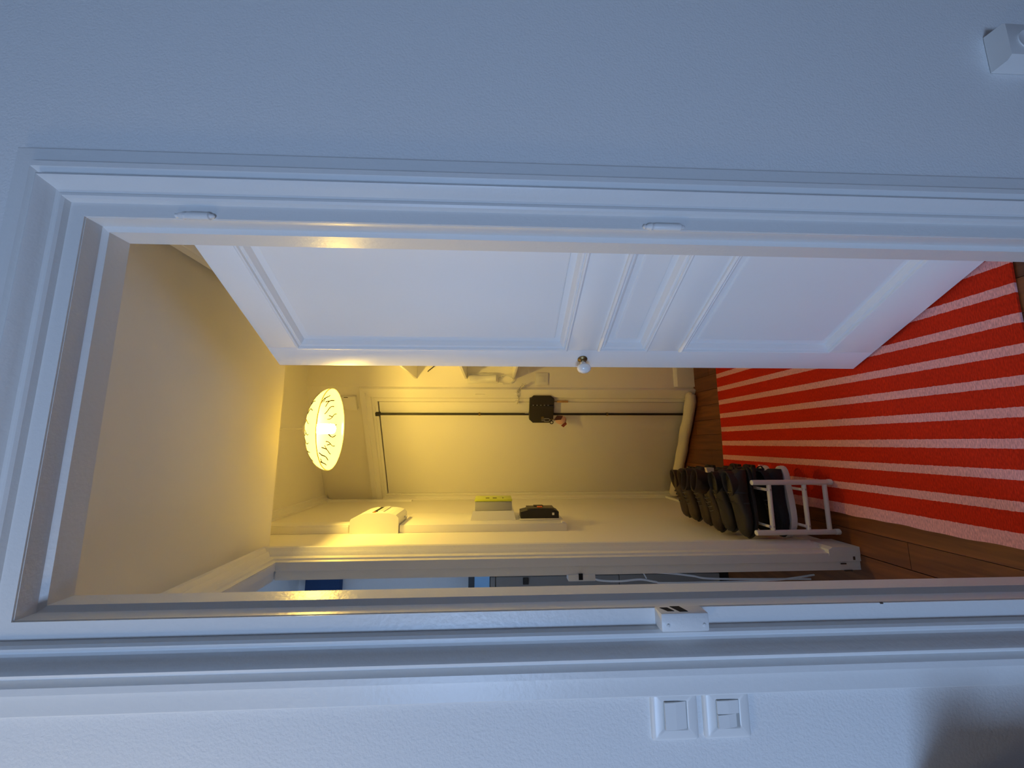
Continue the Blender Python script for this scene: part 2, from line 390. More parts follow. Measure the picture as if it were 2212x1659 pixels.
# lock keeper on the left jamb
kp = MB().box(XL-0.027, XL+0.0015, -0.026, 0.004, 0.946, 1.026, 0.003).build('lock_keeper', G, tr, True)
for (y0, y1, z0, z1) in ((-0.0175, -0.004, 1.000, 1.015), (-0.020, 0.0, 0.978, 0.996)):
    MB().prism([(y0, z0), (y1, z0+0.006), (y1, z1+0.004), (y0, z1-0.004)], XL+0.0005, XL+0.0022, 0).build('keeper_slot', M['hole'], kp)
for zc in (0.955, 1.015):
    MB().lathe([(0.003, 0), (0.0028, -0.0012), (0.001, -0.0016)], (XL-0.017, -0.0258, zc), 10, 'y').build('screw_head', G, kp, True)
# little paint chips on the frame edges
for (xx, zz, l) in ((XL, 0.62, 0.005),):
    MB().box(xx-0.0014, xx+0.0010, -0.0010, 0.001, zz, zz+l).build('paint_chip', M['wear'], tr)

# ------------------------------------------------------------------ left hall doorway (side room)
TLW = wallframe(HL, 0, 0, 1, 1, 0)
t3 = struct(empty('trim_2', (HL, LJ1, 0)), 'white moulded frame of the side doorway on the left hall wall')
P2 = [(0.0, 0.004), (0.012, 0.006), (0.016, 0.010), (0.034, 0.012), (0.040, 0.008), (0.046, 0.014), (0.058, 0.020), (0.066, 0.016), (0.072, 0.016), (0.084, 0.024), (0.094, 0.026), (0.104, 0.020), (0.108, 0.010)]
P2 = [(u, p*1.25) for u, p in P2]
architrave(TLW, LJ0, LJ1, LZT, P2, t3, G, sides=('h', 'r'), zb=0.11)
MB(TLW).loft([[(LJ1-0.002, p, z), (LJ1+0.112, p, z)] + [(LJ1+0.112, -0.003, z), (LJ1-0.002, -0.003, z)] for z, p in ((0.0, 0.026), (0.10, 0.026), (0.115, 0.018))]).build('plinth_block', G, t3)
jl = MB().prism([(HL+0.001, LJ1-0.001), (HL-0.022, LJ1-0.001), (HL-0.024, LJ1+0.003), (HL-0.052, LJ1+0.003), (HL-0.052, LJ1+0.011), (HL+0.001, LJ1+0.011)], 0, LZT, 2).build('jamb', G, t3)
MB().prism([(HL+0.001, LZT-0.001), (HL-0.022, LZT-0.001), (HL-0.024, LZT+0.003), (HL-0.052, LZT+0.003), (HL-0.052, LZT+0.011), (HL+0.001, LZT+0.011)], LJ0, LJ1, 1).build('head_lining', G, t3)
MB().box(HL-0.056, HL+0.004, LJ0-0.012, LJ0, 0, LZT).build('jamb', G, t3)
k2 = MB().box(HL-0.071, HL-0.050, LJ1-0.004, LJ1+0.03, 0.952, 1.046, 0.003).build('lock_keeper', G, t3, True)
MB().box(HL-0.066, HL-0.046, LJ1-0.0052, LJ1-0.002, 0.996, 1.010).build('keeper_slot', M['hole'], k2)
for (xx, zz, l, w_) in ((HL-0.030, 0.055, 0.020, 0.004), (HL+0.0035, 0.05, 0.018, 0.003), (HL-0.012, 0.02, 0.008, 0.012), (HL-0.053, 0.035, 0.03, 0.004)):
    MB().box(xx-w_/2, xx+w_/2, LJ1-0.0012, LJ1+0.001, zz, zz+l).build('paint_chip', M['wear'], t3)

# right hall doorway casing (behind the open door)
TRW = wallframe(HR, 0, 0, -1, -1, 0)
t4 = struct(empty('trim_3', (HR, 0.4, 0)), 'white door casing behind the open panelled door')
architrave(TRW, -0.70, -WT-0.03, 2.05, [(u, p) for u, p in P2 if u < 0.09], t4, G, sides=('l', 'h'))

# ------------------------------------------------------------------ open panelled door leaf
fx, fy, an = 0.2587, 0.606, 0.4785
ca, sa = math.cos(an), math.sin(an)
TD = wallframe(fx, fy, sa, -ca, -ca, -sa)      # s from free edge to hinge, p towards the viewer
LW, LT, LB = 0.566, 0.036, 0.012
LTOP = 2.018
d1 = struct(empty('door_1', TD(LW, 0, 0.0)), 'white panelled door standing open into the hall')
S = M['satin']
STI = 0.088
rails = [(LB, 0.172), (0.690, 0.795), (0.962, 1.060), (1.925, LTOP)]
HST = 0.055
for (s0, s1) in ((0, STI), (LW-HST, LW)):
    MB(TD).box(s0, s1, -LT, 0, LB, LTOP, 0.0015).build('stile', S, d1, True)
for (z0, z1) in rails:
    MB(TD).box(STI, LW-HST, -LT, -0.0003, z0, z1, 0.0012).build('rail', S, d1, True)
MP = [(0.0, 0.001), (0.001, 0.006), (0.006, 0.0095), (0.010, 0.0080), (0.012, 0.0015), (0.016, 0.0045), (0.021, 0.0020), (0.027, -0.008), (0.029, -0.013), (0.034, -0.0135)]
for (z0, z1) in ((0.172, 0.690), (0.795, 0.962), (1.060, 1.925)):
    s0, s1 = STI, LW-HST
    pn = MB(TD)
    rim = -0.013
    rings = []
    for ins, p in ((-0.004, rim), (0.046, rim), (0.049, rim+0.004), (0.052, rim+0.0045)):
        rings.append([(s0+ins, p, z0+ins), (s1-ins, p, z0+ins), (s1-ins, p, z1-ins), (s0+ins, p, z1-ins)])
    pn.loft([[(q[0], -0.024, q[2]) for q in rings[0]]]+rings, True)
    pn.build('panel', S, d1)
    md = MB(TD)
    rg = []
    for u, p in MP+[(0.034, -0.016), (0.0, -0.016)]:
        rg.append([(s0+u, p, z0+u), (s1-u, p, z0+u), (s1-u, p, z1-u), (s0+u, p, z1-u)])
    rg.append(rg[0]); md.loft(rg, False)
    md.build('moulding', S, d1)
kb = empty('knob', TD(0.045, 0, 1.003)); kb.parent = d1; kb.matrix_parent_inverse = PINV(d1)
def lathe_p(T, prof, s, z, n=24, sz=1.0):
    rings = []
    for r, h in prof:
        rings.append([(s+r*math.cos(2*math.pi*k/n), h, z+sz*r*math.sin(2*math.pi*k/n)) for k in range(n)])
    return MB(T).loft(rings)
lathe_p(TD, [(0.016, 0), (0.0165, 0.003), (0.011, 0.006), (0.0085, 0.010), (0.0105, 0.013), (0.0105, 0.016), (0.0085, 0.018)], 0.045, 1.003).build('collar', M['brass'], kb, True)
lathe_p(TD, [(0.0078, 0.018), (0.0082, 0.026), (0.013, 0.030), (0.018, 0.035), (0.0195, 0.042), (0.0165, 0.050), (0.009, 0.055), (0.001, 0.0565)], 0.045, 1.003, 28, 1.2).build('grip', M['porcelain'], kb, True)
for zc in (0.25, 1.0, 1.8):
    MB(TD).tube([(LW+0.003, 0.002, zc-0.035), (LW+0.003, 0.002, zc+0.035)], 0.006, 10).build('hinge', M['gloss'], d1, True)

# ------------------------------------------------------------------ entrance door and its casing
d2 = struct(empty('door_2', TB(0.4, 0, 0)), 'cream flat entrance door with black rods and lock box')
HWP = M['satin']
MB(TB).box(SD0+0.001, SD1-0.005, -0.045, -0.003, 0.006, ZD-0.006, 0.001).build('slab', HWP, d2, True)
# dark reveal behind the gaps
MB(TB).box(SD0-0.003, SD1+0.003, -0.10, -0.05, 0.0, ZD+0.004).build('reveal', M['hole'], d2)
BM = M['blackmetal']
SR = 0.669
rod1 = MB(TB).tube([(SR, 0.013, 1.075), (SR, 0.013, 2.038)], 0.0075, 12).build('rod', BM, d2, True)
rod2 = MB(TB).tube([(SR, 0.013, 0.012), (SR, 0.013, 0.915)], 0.0075, 12).build('rod', BM, d2, True)
for zc, rd in ((1.395, rod1), (0.556, rod2)):
    MB(TB).tube([(SR, 0.013, zc-0.006), (SR, 0.013, zc+0.006)], 0.0105, 12).build('rod_guide', M['brass'], rd, True)
    MB(TB).box(SR-0.005, SR+0.005, -0.002, 0.010, zc-0.005, zc+0.005).build('guide_bracket', M['brass'], rd)
MB(TB).box(SR-0.012, SR+0.010, -0.003, 0.022, 2.030, 2.060, 0.002).build('rod_keeper', BM, rod1, True)
MB(TB).box(SR-0.010, SR+0.010, -0.002, 0.016, 1.074, 1.100, 0.002).build('rod_socket', M['satin'], rod1, True)
lk = MB(TB)
c = 0.024; z0, z1 = 0.914, 1.072
def octa(s0, s1, l, r):
    p = []
    p += [(s0+c, z0), ] if l else [(s0, z0)]
    p += [(s1-c, z0), (s1, z0+c*1.0)] if r else [(s1, z0)]
    p += [(s1, z1-c), (s1-c, z1)] if r else [(s1, z1)]
    p += [(s0+c, z1), (s0, z1-c), (s0, z0+c)] if l else [(s0, z1)]
    return p
def oct_loft(poly, d):
    cx = sum(p[0] for p in poly)/len(poly); cz = sum(p[1] for p in poly)/len(poly)
    ins = lambda p, k: (p[0]+(cx-p[0])*k, p[1]+(cz-p[1])*k)
    rings = [[(p[0], -0.004, p[1]) for p in poly], [(p[0], d-0.004, p[1]) for p in poly], [(*[ins(p, 0.05)[0]], d, ins(p, 0.05)[1]) for p in poly]]
    return MB(TB).loft(rings)
lkb = oct_loft(octa(0.615, 0.739, True, False), 0.034).build('lock_case', BM, d2, True)
lks = oct_loft(octa(0.742, 0.803, False, True), 0.034).build('lock_staple', BM, d2, True)
for k in range(5):
    MB(TB).box(0.7385, 0.7425, 0.0, 0.0335, 0.948+k*0.024, 0.957+k*0.024).build('bolt_tooth', M['steel'], lkb)
MB(TB).lathe([(0.010, 0.030), (0.010, 0.037), (0.004, 0.038)], (0.652, 0, 0.985), 14, 'y').build('lock_cylinder', M['brass'], lkb, True)
for zc in (1.969, 1.002, 0.169):
    MB(TB).box(SD0-0.012, SD0+0.004, -0.002, 0.008, zc-0.018, zc+0.018, 0.003).build('hinge', HWP, d2, True)
    MB(TB).box(SD0-0.012, SD0+0.004, -0.002, 0.008, zc+0.020, zc+0.048, 0.003).build('hinge', HWP, d2, True)
ch = empty('door_chain', TB(0.78, 0.02, 1.15)); ch.parent = d2; ch.matrix_parent_inverse = PINV(d2)
MB(TB).box(0.738, 0.760, -0.002, 0.012, 1.140, 1.164, 0.002).build('chain_plate', M['satin'], ch, True)
MB(TB).box(0.812, 0.830, 0.010, 0.034, 1.140, 1.170, 0.002).build('chain_plate', M['satin'], ch, True)
def chain_links(pts, r, wr, parent, name='link', m=None):
    for i in range(len(pts)-1):
        p, q = Vector(pts[i]), Vector(pts[i+1]); mid = (p+q)/2; d = (q-p); L = d.length*0.62
        d.normalize(); side = d.cross(Vector((0.3, 1, 0.2) if i % 2 else (0.2, -0.1, 1))).normalized()
        ring = [tuple(mid+d*L*math.cos(a)+side*r*math.sin(a)) for a in [2*math.pi*k/10 for k in range(11)]]
        MB().tube(ring, wr, 5, False).build(name, m or M['steel'], parent, True)
pts = []
for k in range(8):
    t = k/7; pts.append(TB(0.748+0.070*t, 0.026, 1.152-0.012*math.sin(math.pi*t)+0.004*t))
chain_links(pts, 0.0045, 0.0013, ch)
pts = [TB(0.820+0.066*k/6, 0.032, 1.155-0.052*k/6) for k in range(7)]
chain_links(pts, 0.0045, 0.0013, ch)
pts = [TB(0.826+0.060*k/6, 0.032, 1.160-0.040*k/6) for k in range(7)]
chain_links(pts, 0.0045, 0.0013, ch)

t5 = struct(empty('trim_4', TB(0.4, 0, 0)), 'cream stepped casing around the entrance door')
P3 = [(0.0, 0.003), (0.016, 0.003), (0.018, 0.007), (0.024, 0.007), (0.026, 0.003), (0.034, 0.004), (0.037, 0.012), (0.064, 0.014), (0.067, 0.020), (0.096, 0.022), (0.099, 0.016)]
P3 = [(u, 0.003+(p-0.003)*1.5) for u, p in P3]
architrave(TB, SD0, SD1, ZD, P3, t5, HWP, sides=('h', 'r'))
architrave(TB, SD0, SD1, ZD, [(u*0.44, p) for u, p in P3], t5, HWP, sides=('l',))
MB(TB).box(0.803, 0.812, 0.018, 0.026, 1.36, 1.42, 0.002).build('paint_ridge', HWP, t5)

# skirting, cornice, corner strip
bl = MB(); bl.box(HL, HL+0.014, LJ1+0.112, 2.15, 0.0, 0.066, 0.003)
struct(bl.build('baseboard_left', M['satin']))
bb = MB(); bb.loft([[(K.x+0.004, K.y-0.016, 0), (HR, K.y-0.016, 0), (HR, K.y+0.002, 0), (K.x+0.004, K.y+0.002, 0)], [(K.x+0.004, K.y-0.016, 0.112), (HR, K.y-0.016, 0.112), (HR, K.y+0.002, 0.112), (K.x+0.004, K.y+0.002, 0.112)],
                    [(K.x+0.004, K.y-0.004, 0.130), (HR, K.y-0.004, 0.130), (HR, K.y+0.002, 0.130), (K.x+0.004, K.y+0.002, 0.130)]])
struct(bb.build('baseboard_back', M['satin']))
cn = MB().prism([(HL, CEIL), (HL+0.040, CEIL), (HL+0.036, CEIL-0.010), (HL+0.020, CEIL-0.016), (HL+0.014, CEIL-0.030), (HL+0.012, CEIL-0.045), (HL, CEIL-0.045)], SOFY, 2.12, 1)
struct(cn.build('trim_5', M['satin']), 'cream cornice along the top of the left hall wall')
cs = MB().prism([(HL, 2.045), (HL+0.012, 2.048), (HL+0.016, 2.062), (HL+0.012, 2.076), (HL, 2.080)], 1.86, CEIL-0.045, 2)
struct(cs.build('trim_6', M['satin']), 'cream cable cover in the back left corner of the hall')

# ------------------------------------------------------------------ pendant lamp
LX, LY, LZ = 0.061, 1.0, 2.000
lamp = tag(empty('pendant_lamp', (LX, LY, CEIL)), 'lit pendant lamp with shallow opal glass shade hanging in hall', 'lamp')
RB, HB = 0.174, 0.086
TA = math.radians(4.5); PV = (LX, LY, LZ+HB+0.02)
def TLAMP(x, y, z):
    dy, dz = y-PV[1], z-PV[2]
    return (x, PV[1]+dy*math.cos(TA)-dz*math.sin(TA), PV[2]+dy*math.sin(TA)+dz*math.cos(TA))
prof_o = [(RB*math.sin(a)**1.06 if a > 0 else 0.012, HB*math.cos(a)) for a in [i*math.pi/2/16 for i in range(1, 17)]]
prof_o = [(0.020, HB*0.995)] + prof_o
def bowl_r(h):   # radius of the bowl at height h above the rim
    a = math.acos(max(0, min(1, h/HB))); return RB*math.sin(a)**1.06
sh = MB(TLAMP).lathe(prof_o, (LX, LY, LZ), 56, 'z', False).build('shade', M['shade'], lamp, True)
MB(TLAMP).torus((LX, LY, LZ), RB, 0.0022, 56, 8, 'z').build('rim', M['shade'], sh, True)
MB(TLAMP).lathe([(0.0035, 0.030), (0.012, 0.028), (0.024, 0.018), (0.030, 0.004), (0.031, -0.002), (0.018, -0.004)], (LX, LY, LZ+HB), 24).build('cap', M['plastic'], lamp, True)
MB().tube([(LX, LY, LZ+HB+0.028), (LX, LY, CEIL)], 0.0028, 8).build('cord', M['cable'], lamp, True)
MB().lathe([(0.04, 0), (0.04, -0.012), (0.018, -0.026), (0.004, -0.03)], (LX, LY, CEIL), 20).build('ceiling_rose', M['plastic'], lamp, True)
MB(TLAMP).lathe([(0.016, 0), (0.019, -0.004), (0.019, -0.024), (0.017, -0.028)], (LX, LY, LZ+HB-0.001), 20).build('lamp_holder', M['plastic'], lamp, True)
bu = MB(TLAMP).lathe([(0.013, 0.0), (0.0205, -0.004), (0.0215, -0.010), (0.0215, -0.062), (0.019, -0.070), (0.012, -0.075), (0.002, -0.077)], (LX, LY, LZ+0.060), 22)
bu.build('bulb', M['bulb'], lamp, True)
MB(TLAMP).lathe([(0.0135, 0.012), (0.0175, 0.010), (0.0205, 0.0), (0.0195, -0.001)], (LX, LY, LZ+0.0605), 20).build('bulb_base', M['plastic'], lamp, True)
def on_bowl(ang, h, d):
    r = bowl_r(h)+d; return (LX+r*math.cos(ang), LY+r*math.sin(ang), LZ+h)
rt = random.Random(3)
for k in range(22):
    a0 = 2*math.pi*k/22+rt.uniform(-0.03, 0.03); h0 = 0.030+rt.uniform(-0.004, 0.004)
    pts = []
    for j in range(7):
        t = j/6; pts.append((a0+0.05*math.sin(t*5+k)+0.03*t, h0+0.030*t))
    for d in (0.0008, -0.0022):
        m = MB(TLAMP); m.tube([on_bowl(a, h, d) for a, h in pts], 0.0013 if d > 0 else 0.0019, 5)
        m.tube([on_bowl(pts[3][0]+0.09*q*(1 if k % 2 else -1), pts[3][1]+0.010*q, d) for q in (0, 0.5, 1)], 0.0016, 5)
        m.build('twig_motif', M['twig'], sh, True)

# ------------------------------------------------------------------ light switches on the near wall
def plate_switch(zc, rockers, label):
    t = tag(empty('light_switch', (-0.441, WALL_Y, zc)), label, 'light switch', 'light switches on the near wall')
    T = wallframe(-0.441, WALL_Y, 1, 0, 0, -1)
    h = 0.039
    rings = []
    for e, p in ((0.0, 0.0), (0.0, 0.004), (-0.002, 0.007), (-0.006, 0.009), (-0.017, 0.0095), (-0.018, 0.0085)):
        q = h+e; n = []
        for sx, sz in ((-1, -1), (1, -1), (1, 1), (-1, 1)):
            rr = 0.004
            for a in range(4):
                base = {(-1, -1): math.pi, (1, -1): 1.5*math.pi, (1, 1): 0, (-1, 1): 0.5*math.pi}[(sx, sz)]
                an_ = base+a*math.pi/6
                n.append((sx*(q-rr)+rr*math.cos(an_), p, zc+sz*(q-rr)+rr*math.sin(an_)))
        rings.append(n)
    MB(T).loft(rings).build('plate', M['plastic'], t, True)
    MB(T).box(-0.0205, 0.0205, 0.004, 0.0088, zc-0.0195, zc+0.0195).build('recess', M['greyplastic'], t)
    for (s0, s1, tilt) in rockers:
        MB(T).prism([(0.006, zc-0.0185), (0.0105-tilt, zc-0.0185), (0.0115, zc), (0.0105+tilt, zc+0.0185), (0.006, zc+0.0185)], s0, s1, 0).build('rocker', M['plastic'], t)
    return t
plate_switch(1.001, [(-0.0198, 0.0198, 0.0018)], 'upper square white switch with one rocker beside the doorway')
plate_switch(0.913, [(-0.0198, -0.0004, 0.0026), (0.0004, 0.0198, 0.0010)], 'lower square white switch with two half rockers beside the doorway')
# surface socket at the foot of the wall, right
so = tag(empty('wall_socket', (0.866, WALL_Y, 0.142)), 'white surface-mounted socket box low on the right wall', 'socket')
sb = MB().prism([(0.819, 0.007), (0.912, 0.007), (0.909, -0.026), (0.904, -0.030), (0.827, -0.030), (0.820, -0.022)], 0.098, 0.187, 2).build('box', M['plastic'], so, True)
MB().lathe([(0.021, -0.0305), (0.023, -0.0315), (0.024, -0.0295)], (0.866, 0, 0.142), 24, 'y').build('socket_ring', M['plastic'], so, True)
for dx in (-0.0095, 0.0095):
    MB().lathe([(0.0026, -0.0330), (0.0026, -0.0300)], (0.866+dx, 0, 0.142), 10, 'y').build('pin_hole', M['hole'], so)

# ------------------------------------------------------------------ rug
RGX0, RGX1, RGY0, RGY1 = -0.262, 0.478, 0.158, 1.456
rg = empty('rug', (RGX0, RGY0, 0.0))
bpy.data.objects.remove(rg)
nx, ny = 38, 60; vs = []; fs = []
rr_ = random.Random(5)
for j in range(ny+1):
    for i in range(nx+1):
        xx = (RGX1-RGX0)*i/nx; yy = (RGY1-RGY0)*j/ny
        ex = 0.0
        if i in (0, nx): ex = 0.0015*math.sin(yy*21)+0.001*math.sin(yy*57)
        zz = 0.0070+0.0008*math.sin(xx*9+1)*math.sin(yy*6)
        vs.append((xx+ex, yy+(0.002*math.sin(xx*14) if j in (0, ny) else 0), zz))
N = len(vs)
vs += [(v[0], v[1], 0.0008) for v in vs]
for j in range(ny):
    for i in range(nx):
        a = j*(nx+1)+i; fs.append((a, a+1, a+nx+2, a+nx+1)); fs.append((N+a, N+a+nx+1, N+a+nx+2, N+a+1))
edge = [i for i in range(nx+1)]+[j*(nx+1)+nx for j in range(1, ny+1)]+[ny*(nx+1)+i for i in range(nx-1, -1, -1)]+[j*(nx+1) for j in range(ny-1, 0, -1)]
for a, b_ in zip(edge, edge[1:]+edge[:1]): fs.append((a, N+a, N+b_, b_))
rug = MB().add(vs, fs).build('rug', M['rug'], None, True); rug.location = (RGX0, RGY0, 0.0)
tag(rug, 'red woven runner with pink stripes lying along the hall floor', 'rug')

# ------------------------------------------------------------------ draught excluder at the entrance door
de = tag(empty('draught_excluder', (0.0, 1.84, 0.0)), 'cream fabric draught excluder roll lying against entrance door', 'draught excluder')
p0, p1 = Vector((0.262, 1.712, 0.036)), Vector((-0.352, 2.030, 0.036))
pts = [Vector((0.300, 1.728, 0.036)), Vector((0.290, 1.712, 0.036))]
for k in range(15):
    t = k/14; p = p0.lerp(p1, t); pts.append(p+Vector((0.003*math.sin(k*1.7), 0.003*math.cos(k*1.3), 0)))
rs = [0.026, 0.033]+[0.0345+0.002*math.sin(k*1.9) for k in range(14)]+[0.031]
rs = [min(r, 0.0355) for r in rs]
MB().tube(pts, rs, 14).build('roll', M['fabric'], de, True)
seam = [p+Vector((0.010, -0.0, 0.0335)) for p in pts[2:]]
MB().tube(seam, 0.0016, 5).build('seam', M['fabric'], de, True)

# ------------------------------------------------------------------ shelves, intercom, switch, hook on the far wall
for zt_, lab in ((1.802, 'uppermost cream corner shelf beside the entrance door'), (1.487, 'middle cream corner shelf beside the entrance door, just above intercom'), (1.185, 'lowest cream corner shelf beside the entrance door')):
    s_ = tag(empty('wall_shelf', (HR, 1.5, zt_)), lab, 'shelf', 'cream corner shelves by the entrance door')
    MB().box(0.402, HR-0.001, 1.30, K.y-0.001, zt_-0.014, zt_, 0.0012).build('board', M['satin'], s_, True)
    MB().box(HR-0.016, HR-0.001, 1.32, K.y-0.002, zt_-0.036, zt_-0.0145, 0.001).build('batten', M['satin'], s_, True)
TB2 = wallframe(0, K.y, 1, 0, 0, -1)
ic = tag(empty('intercom_handset', (0.40, K.y, 1.37)), 'white intercom handset with coiled cord on the wall beside entrance door', 'intercom')
MB(TB2).box(0.374, 0.436, 0.0, 0.022, 1.276, 1.470, 0.006).build('base', M['plastic'], ic, True)
MB(TB2).loft([[(0.380+0.042*(0.5+0.5*math.cos(a)), 0.022+q*(0.5+0.5*math.sin(a)), z) for a in [2*math.pi*k/12 for k in range(12)]] for z, q in ((1.285, 0.012), (1.290, 0.030), (1.325, 0.030), (1.340, 0.020), (1.405, 0.020), (1.420, 0.030), (1.455, 0.030), (1.462, 0.012))]).build('handset', M['plastic'], ic, True)
pts = []
for k in range(90):
    t = k/89; a = t*2*math.pi*0.92
    cx, cz = 0.395+0.028*math.sin(a)*(1 if t < 2 else 1), 1.228+0.046*math.cos(a)
    pts.append((cx+0.0035*math.cos(t*150), 0.016+0.0035*math.sin(t*150), cz))
MB(TB2).tube(pts, 0.0020, 5).build('coiled_cord', M['plastic'], ic, True)
hs_ = tag(empty('hall_switch', (0.404, K.y, 0.995)), 'cream square switch on the wall right of the entrance door', 'light switch')
MB(TB2).box(0.364, 0.444, 0.0, 0.009, 0.955, 1.035, 0.003).build('plate', M['plastic'], hs_, True)
MB(TB2).box(0.384, 0.424, 0.0075, 0.0115, 0.975, 1.015, 0.001).build('rocker', M['plastic'], hs_, True)
hk = tag(empty('wall_hook', (0.465, K.y, 1.70)), 'small black hook on the far wall between the two upper shelves', 'hook')
MB(TB2).tube([(0.448, 0.003, 1.722), (0.452, 0.012, 1.716), (0.482, 0.012, 1.680), (0.486, 0.004, 1.676)], 0.0028, 8).build('wire', M['blackmetal'], hk, True)
db = tag(empty('door_chime', TB(0.75, 0, 2.22)), 'small cream box on the wall above the entrance door', 'chime box')
MB(TB).box(0.700, 0.792, 0.0, 0.026, 2.168, 2.268, 0.003).build('cover', HWP, db, True)
MB(TB).box(0.700, 0.792, 0.0, 0.012, 2.270, 2.300, 0.002).build('cable_duct', HWP, db, True)
MB(TB).box(0.786, 0.790, 0.0255, 0.027, 2.215, 2.240).build('slot', M['wear'], db)

# keys hanging in the lock
ks = tag(empty('key_bunch', TB(0.652, 0.04, 0.98)), 'bunch of keys with pink plush pendant hanging from black lock box', 'keys')
MB(TB).tube([(0.652, 0.034, 0.985), (0.652, 0.058, 0.985)], 0.0025, 8).build('key', M['steel'], ks, True)
MB(TB).box(0.6505, 0.6535, 0.055, 0.078, 0.974, 0.996, 0.001).build('key_bow', M['steel'], ks, True)
MB(TB).tube([(0.648, 0.062, 0.984), (0.641, 0.064, 0.975), (0.641, 0.064, 0.950), (0.650, 0.062, 0.938), (0.659, 0.060, 0.950), (0.659, 0.060, 0.975), (0.652, 0.062, 0.985)], 0.0016, 6).build('carabiner', M['steel'], ks, True)
MB(TB).torus((0.632, 0.060, 0.928), 0.010, 0.0030, 18, 6, 'y').build('key_ring', M['black'], ks, True)
chain_links([TB(0.652, 0.058, 0.940-0.007*k) for k in range(5)], 0.0035, 0.001, ks, 'chain_link', M['brass'])
bmv = MB(TB)
rp = random.Random(2)
rings = []
for j in range(9):
    t = -math.pi/2+math.pi*j/8
    rings.append([(0.646+0.031*max(0.03, math.cos(t))*math.cos(2*math.pi*k/14)*(1+rp.uniform(-0.05, 0.05)), 0.052+0.024*max(0.03, math.cos(t))*math.sin(2*math.pi*k/14), 0.868+0.036*math.sin(t)) for k in range(14)])
bmv.loft(rings).build('plush_pendant', M['pink'], ks, True)
MB(TB).prism([(0.655, 0.918), (0.688, 0.898), (0.684, 0.862), (0.660, 0.872)], 0.074, 0.079, 1).build('leather_tab', M['wine'], ks)
MB(TB).prism([(0.612, 0.866), (0.636, 0.836), (0.624, 0.830), (0.602, 0.850)], 0.064, 0.070, 1).build('leather_tab', M['redleather'], ks)
k3 = tag(empty('spare_key', TB(0.765, 0.03, 0.90)), 'key with long wooden tag hanging below the black lock box', 'key')
MB(TB).tube([(0.766, 0.026, 0.914), (0.766, 0.030, 0.896)], 0.003, 8).build('key', M['brass'], k3, True)
MB(TB).box(0.757, 0.771, 0.024, 0.030, 0.824, 0.897, 0.002).build('tag', M['woodtag'], k3, True)

# ------------------------------------------------------------------ electrical boards on the left hall wall
eb = tag(empty('meter_board', (HL, 1.24, 1.0)), 'tall cream backing board on the left hall wall under the meters', 'board')
MB(TLW).box(1.114, 1.400, 0.0, 0.034, 0.968, 1.718, 0.002).build('panel', M['satin'], eb, True)
MB(TLW).box(1.114, 1.200, 0.0, 0.030, 1.942, CEIL-0.046, 0.002).build('cable_trunking', M['satin'], eb, True)
MB(TLW).box(1.120, 1.194, 0.029, 0.036, 1.942, CEIL-0.046, 0.002).build('trunking_lid', M['satin'], eb, True)
MB(TLW).box(1.116, 1.140, 0.0345, 0.040, 0.976, 0.990, 0.002).build('cable_clip', M['plastic'], eb, True)
# fuse box
fb = tag(empty('fuse_box', (HL, 1.19, 1.73)), 'white rounded fuse box with breaker window high on the left hall wall', 'fuse box')
prof = [(0.0, 1.721), (0.066, 1.722), (0.078, 1.734), (0.084, 1.755), (0.087, 1.775), (0.087, 1.866), (0.080, 1.896), (0.062, 1.931), (0.050, 1.934), (0.0, 1.934)]
fbx = MB(TLW).add([(1.106, p, z) for p, z in prof]+[(1.276, p, z) for p, z in prof],
                  [tuple(range(10))[::-1], tuple(range(10, 20))]+[(i, (i+1) % 10, 10+(i+1) % 10, 10+i) for i in range(10)]).build('cover', M['plastic'], fb)
MB(TLW).box(1.135, 1.262, 0.0865, 0.092, 1.796, 1.822, 0.001).build('label_strip', M['plastic'], fb)
MB(TLW).box(1.140, 1.262, 0.0865, 0.089, 1.826, 1.842).build('breaker_slot', M['hole'], fb)
for k in range(6):
    MB(TLW).box(1.142+k*0.018, 1.152+k*0.018, 0.0915, 0.0925, 1.801, 1.817).build('label_mark', M['greyplastic'], fb)
MB(TLW).box(1.122, 1.132, 0.0865, 0.090, 1.828, 1.842).build('test_button', M['orange'], fb)
MB(TLW).lathe([(0.006, 0), (0.006, -0.010), (0.002, -0.012)], (1.225, 0.050, 1.7205), 10, 'z').build('cable_gland', M['plastic'], fb, True)
# smart meter
sm = tag(empty('electricity_meter', (HL+0.034, 1.28, 1.21)), 'grey electricity meter with lime green front on meter board', 'meter')
MB(TLW).loft([[(1.195, 0.0345, 1.196), (1.345, 0.0345, 1.196), (1.345, 0.0345, 1.408), (1.195, 0.0345, 1.408)], [(1.200, 0.076, 1.205), (1.340, 0.076, 1.205), (1.340, 0.076, 1.398), (1.200, 0.076, 1.398)]]).build('base', M['plastic'], sm)
MB(TLW).box(1.205, 1.336, 0.0765, 0.118, 1.214, 1.389, 0.003).build('body', M['greyplastic'], sm, True)
fr = MB(TLW).box(1.203, 1.338, 0.1185, 0.128, 1.212, 1.391, 0.003).build('front', M['lime'], sm, True)
for z_, l in ((1.330, 0.018), (1.295, 0.020), (1.255, 0.006)):
    MB(TLW).box(1.240, 1.262, 0.1275, 0.1290, z_-l/2, z_+l/2).build('printed_mark', M['printgrey'], fr)
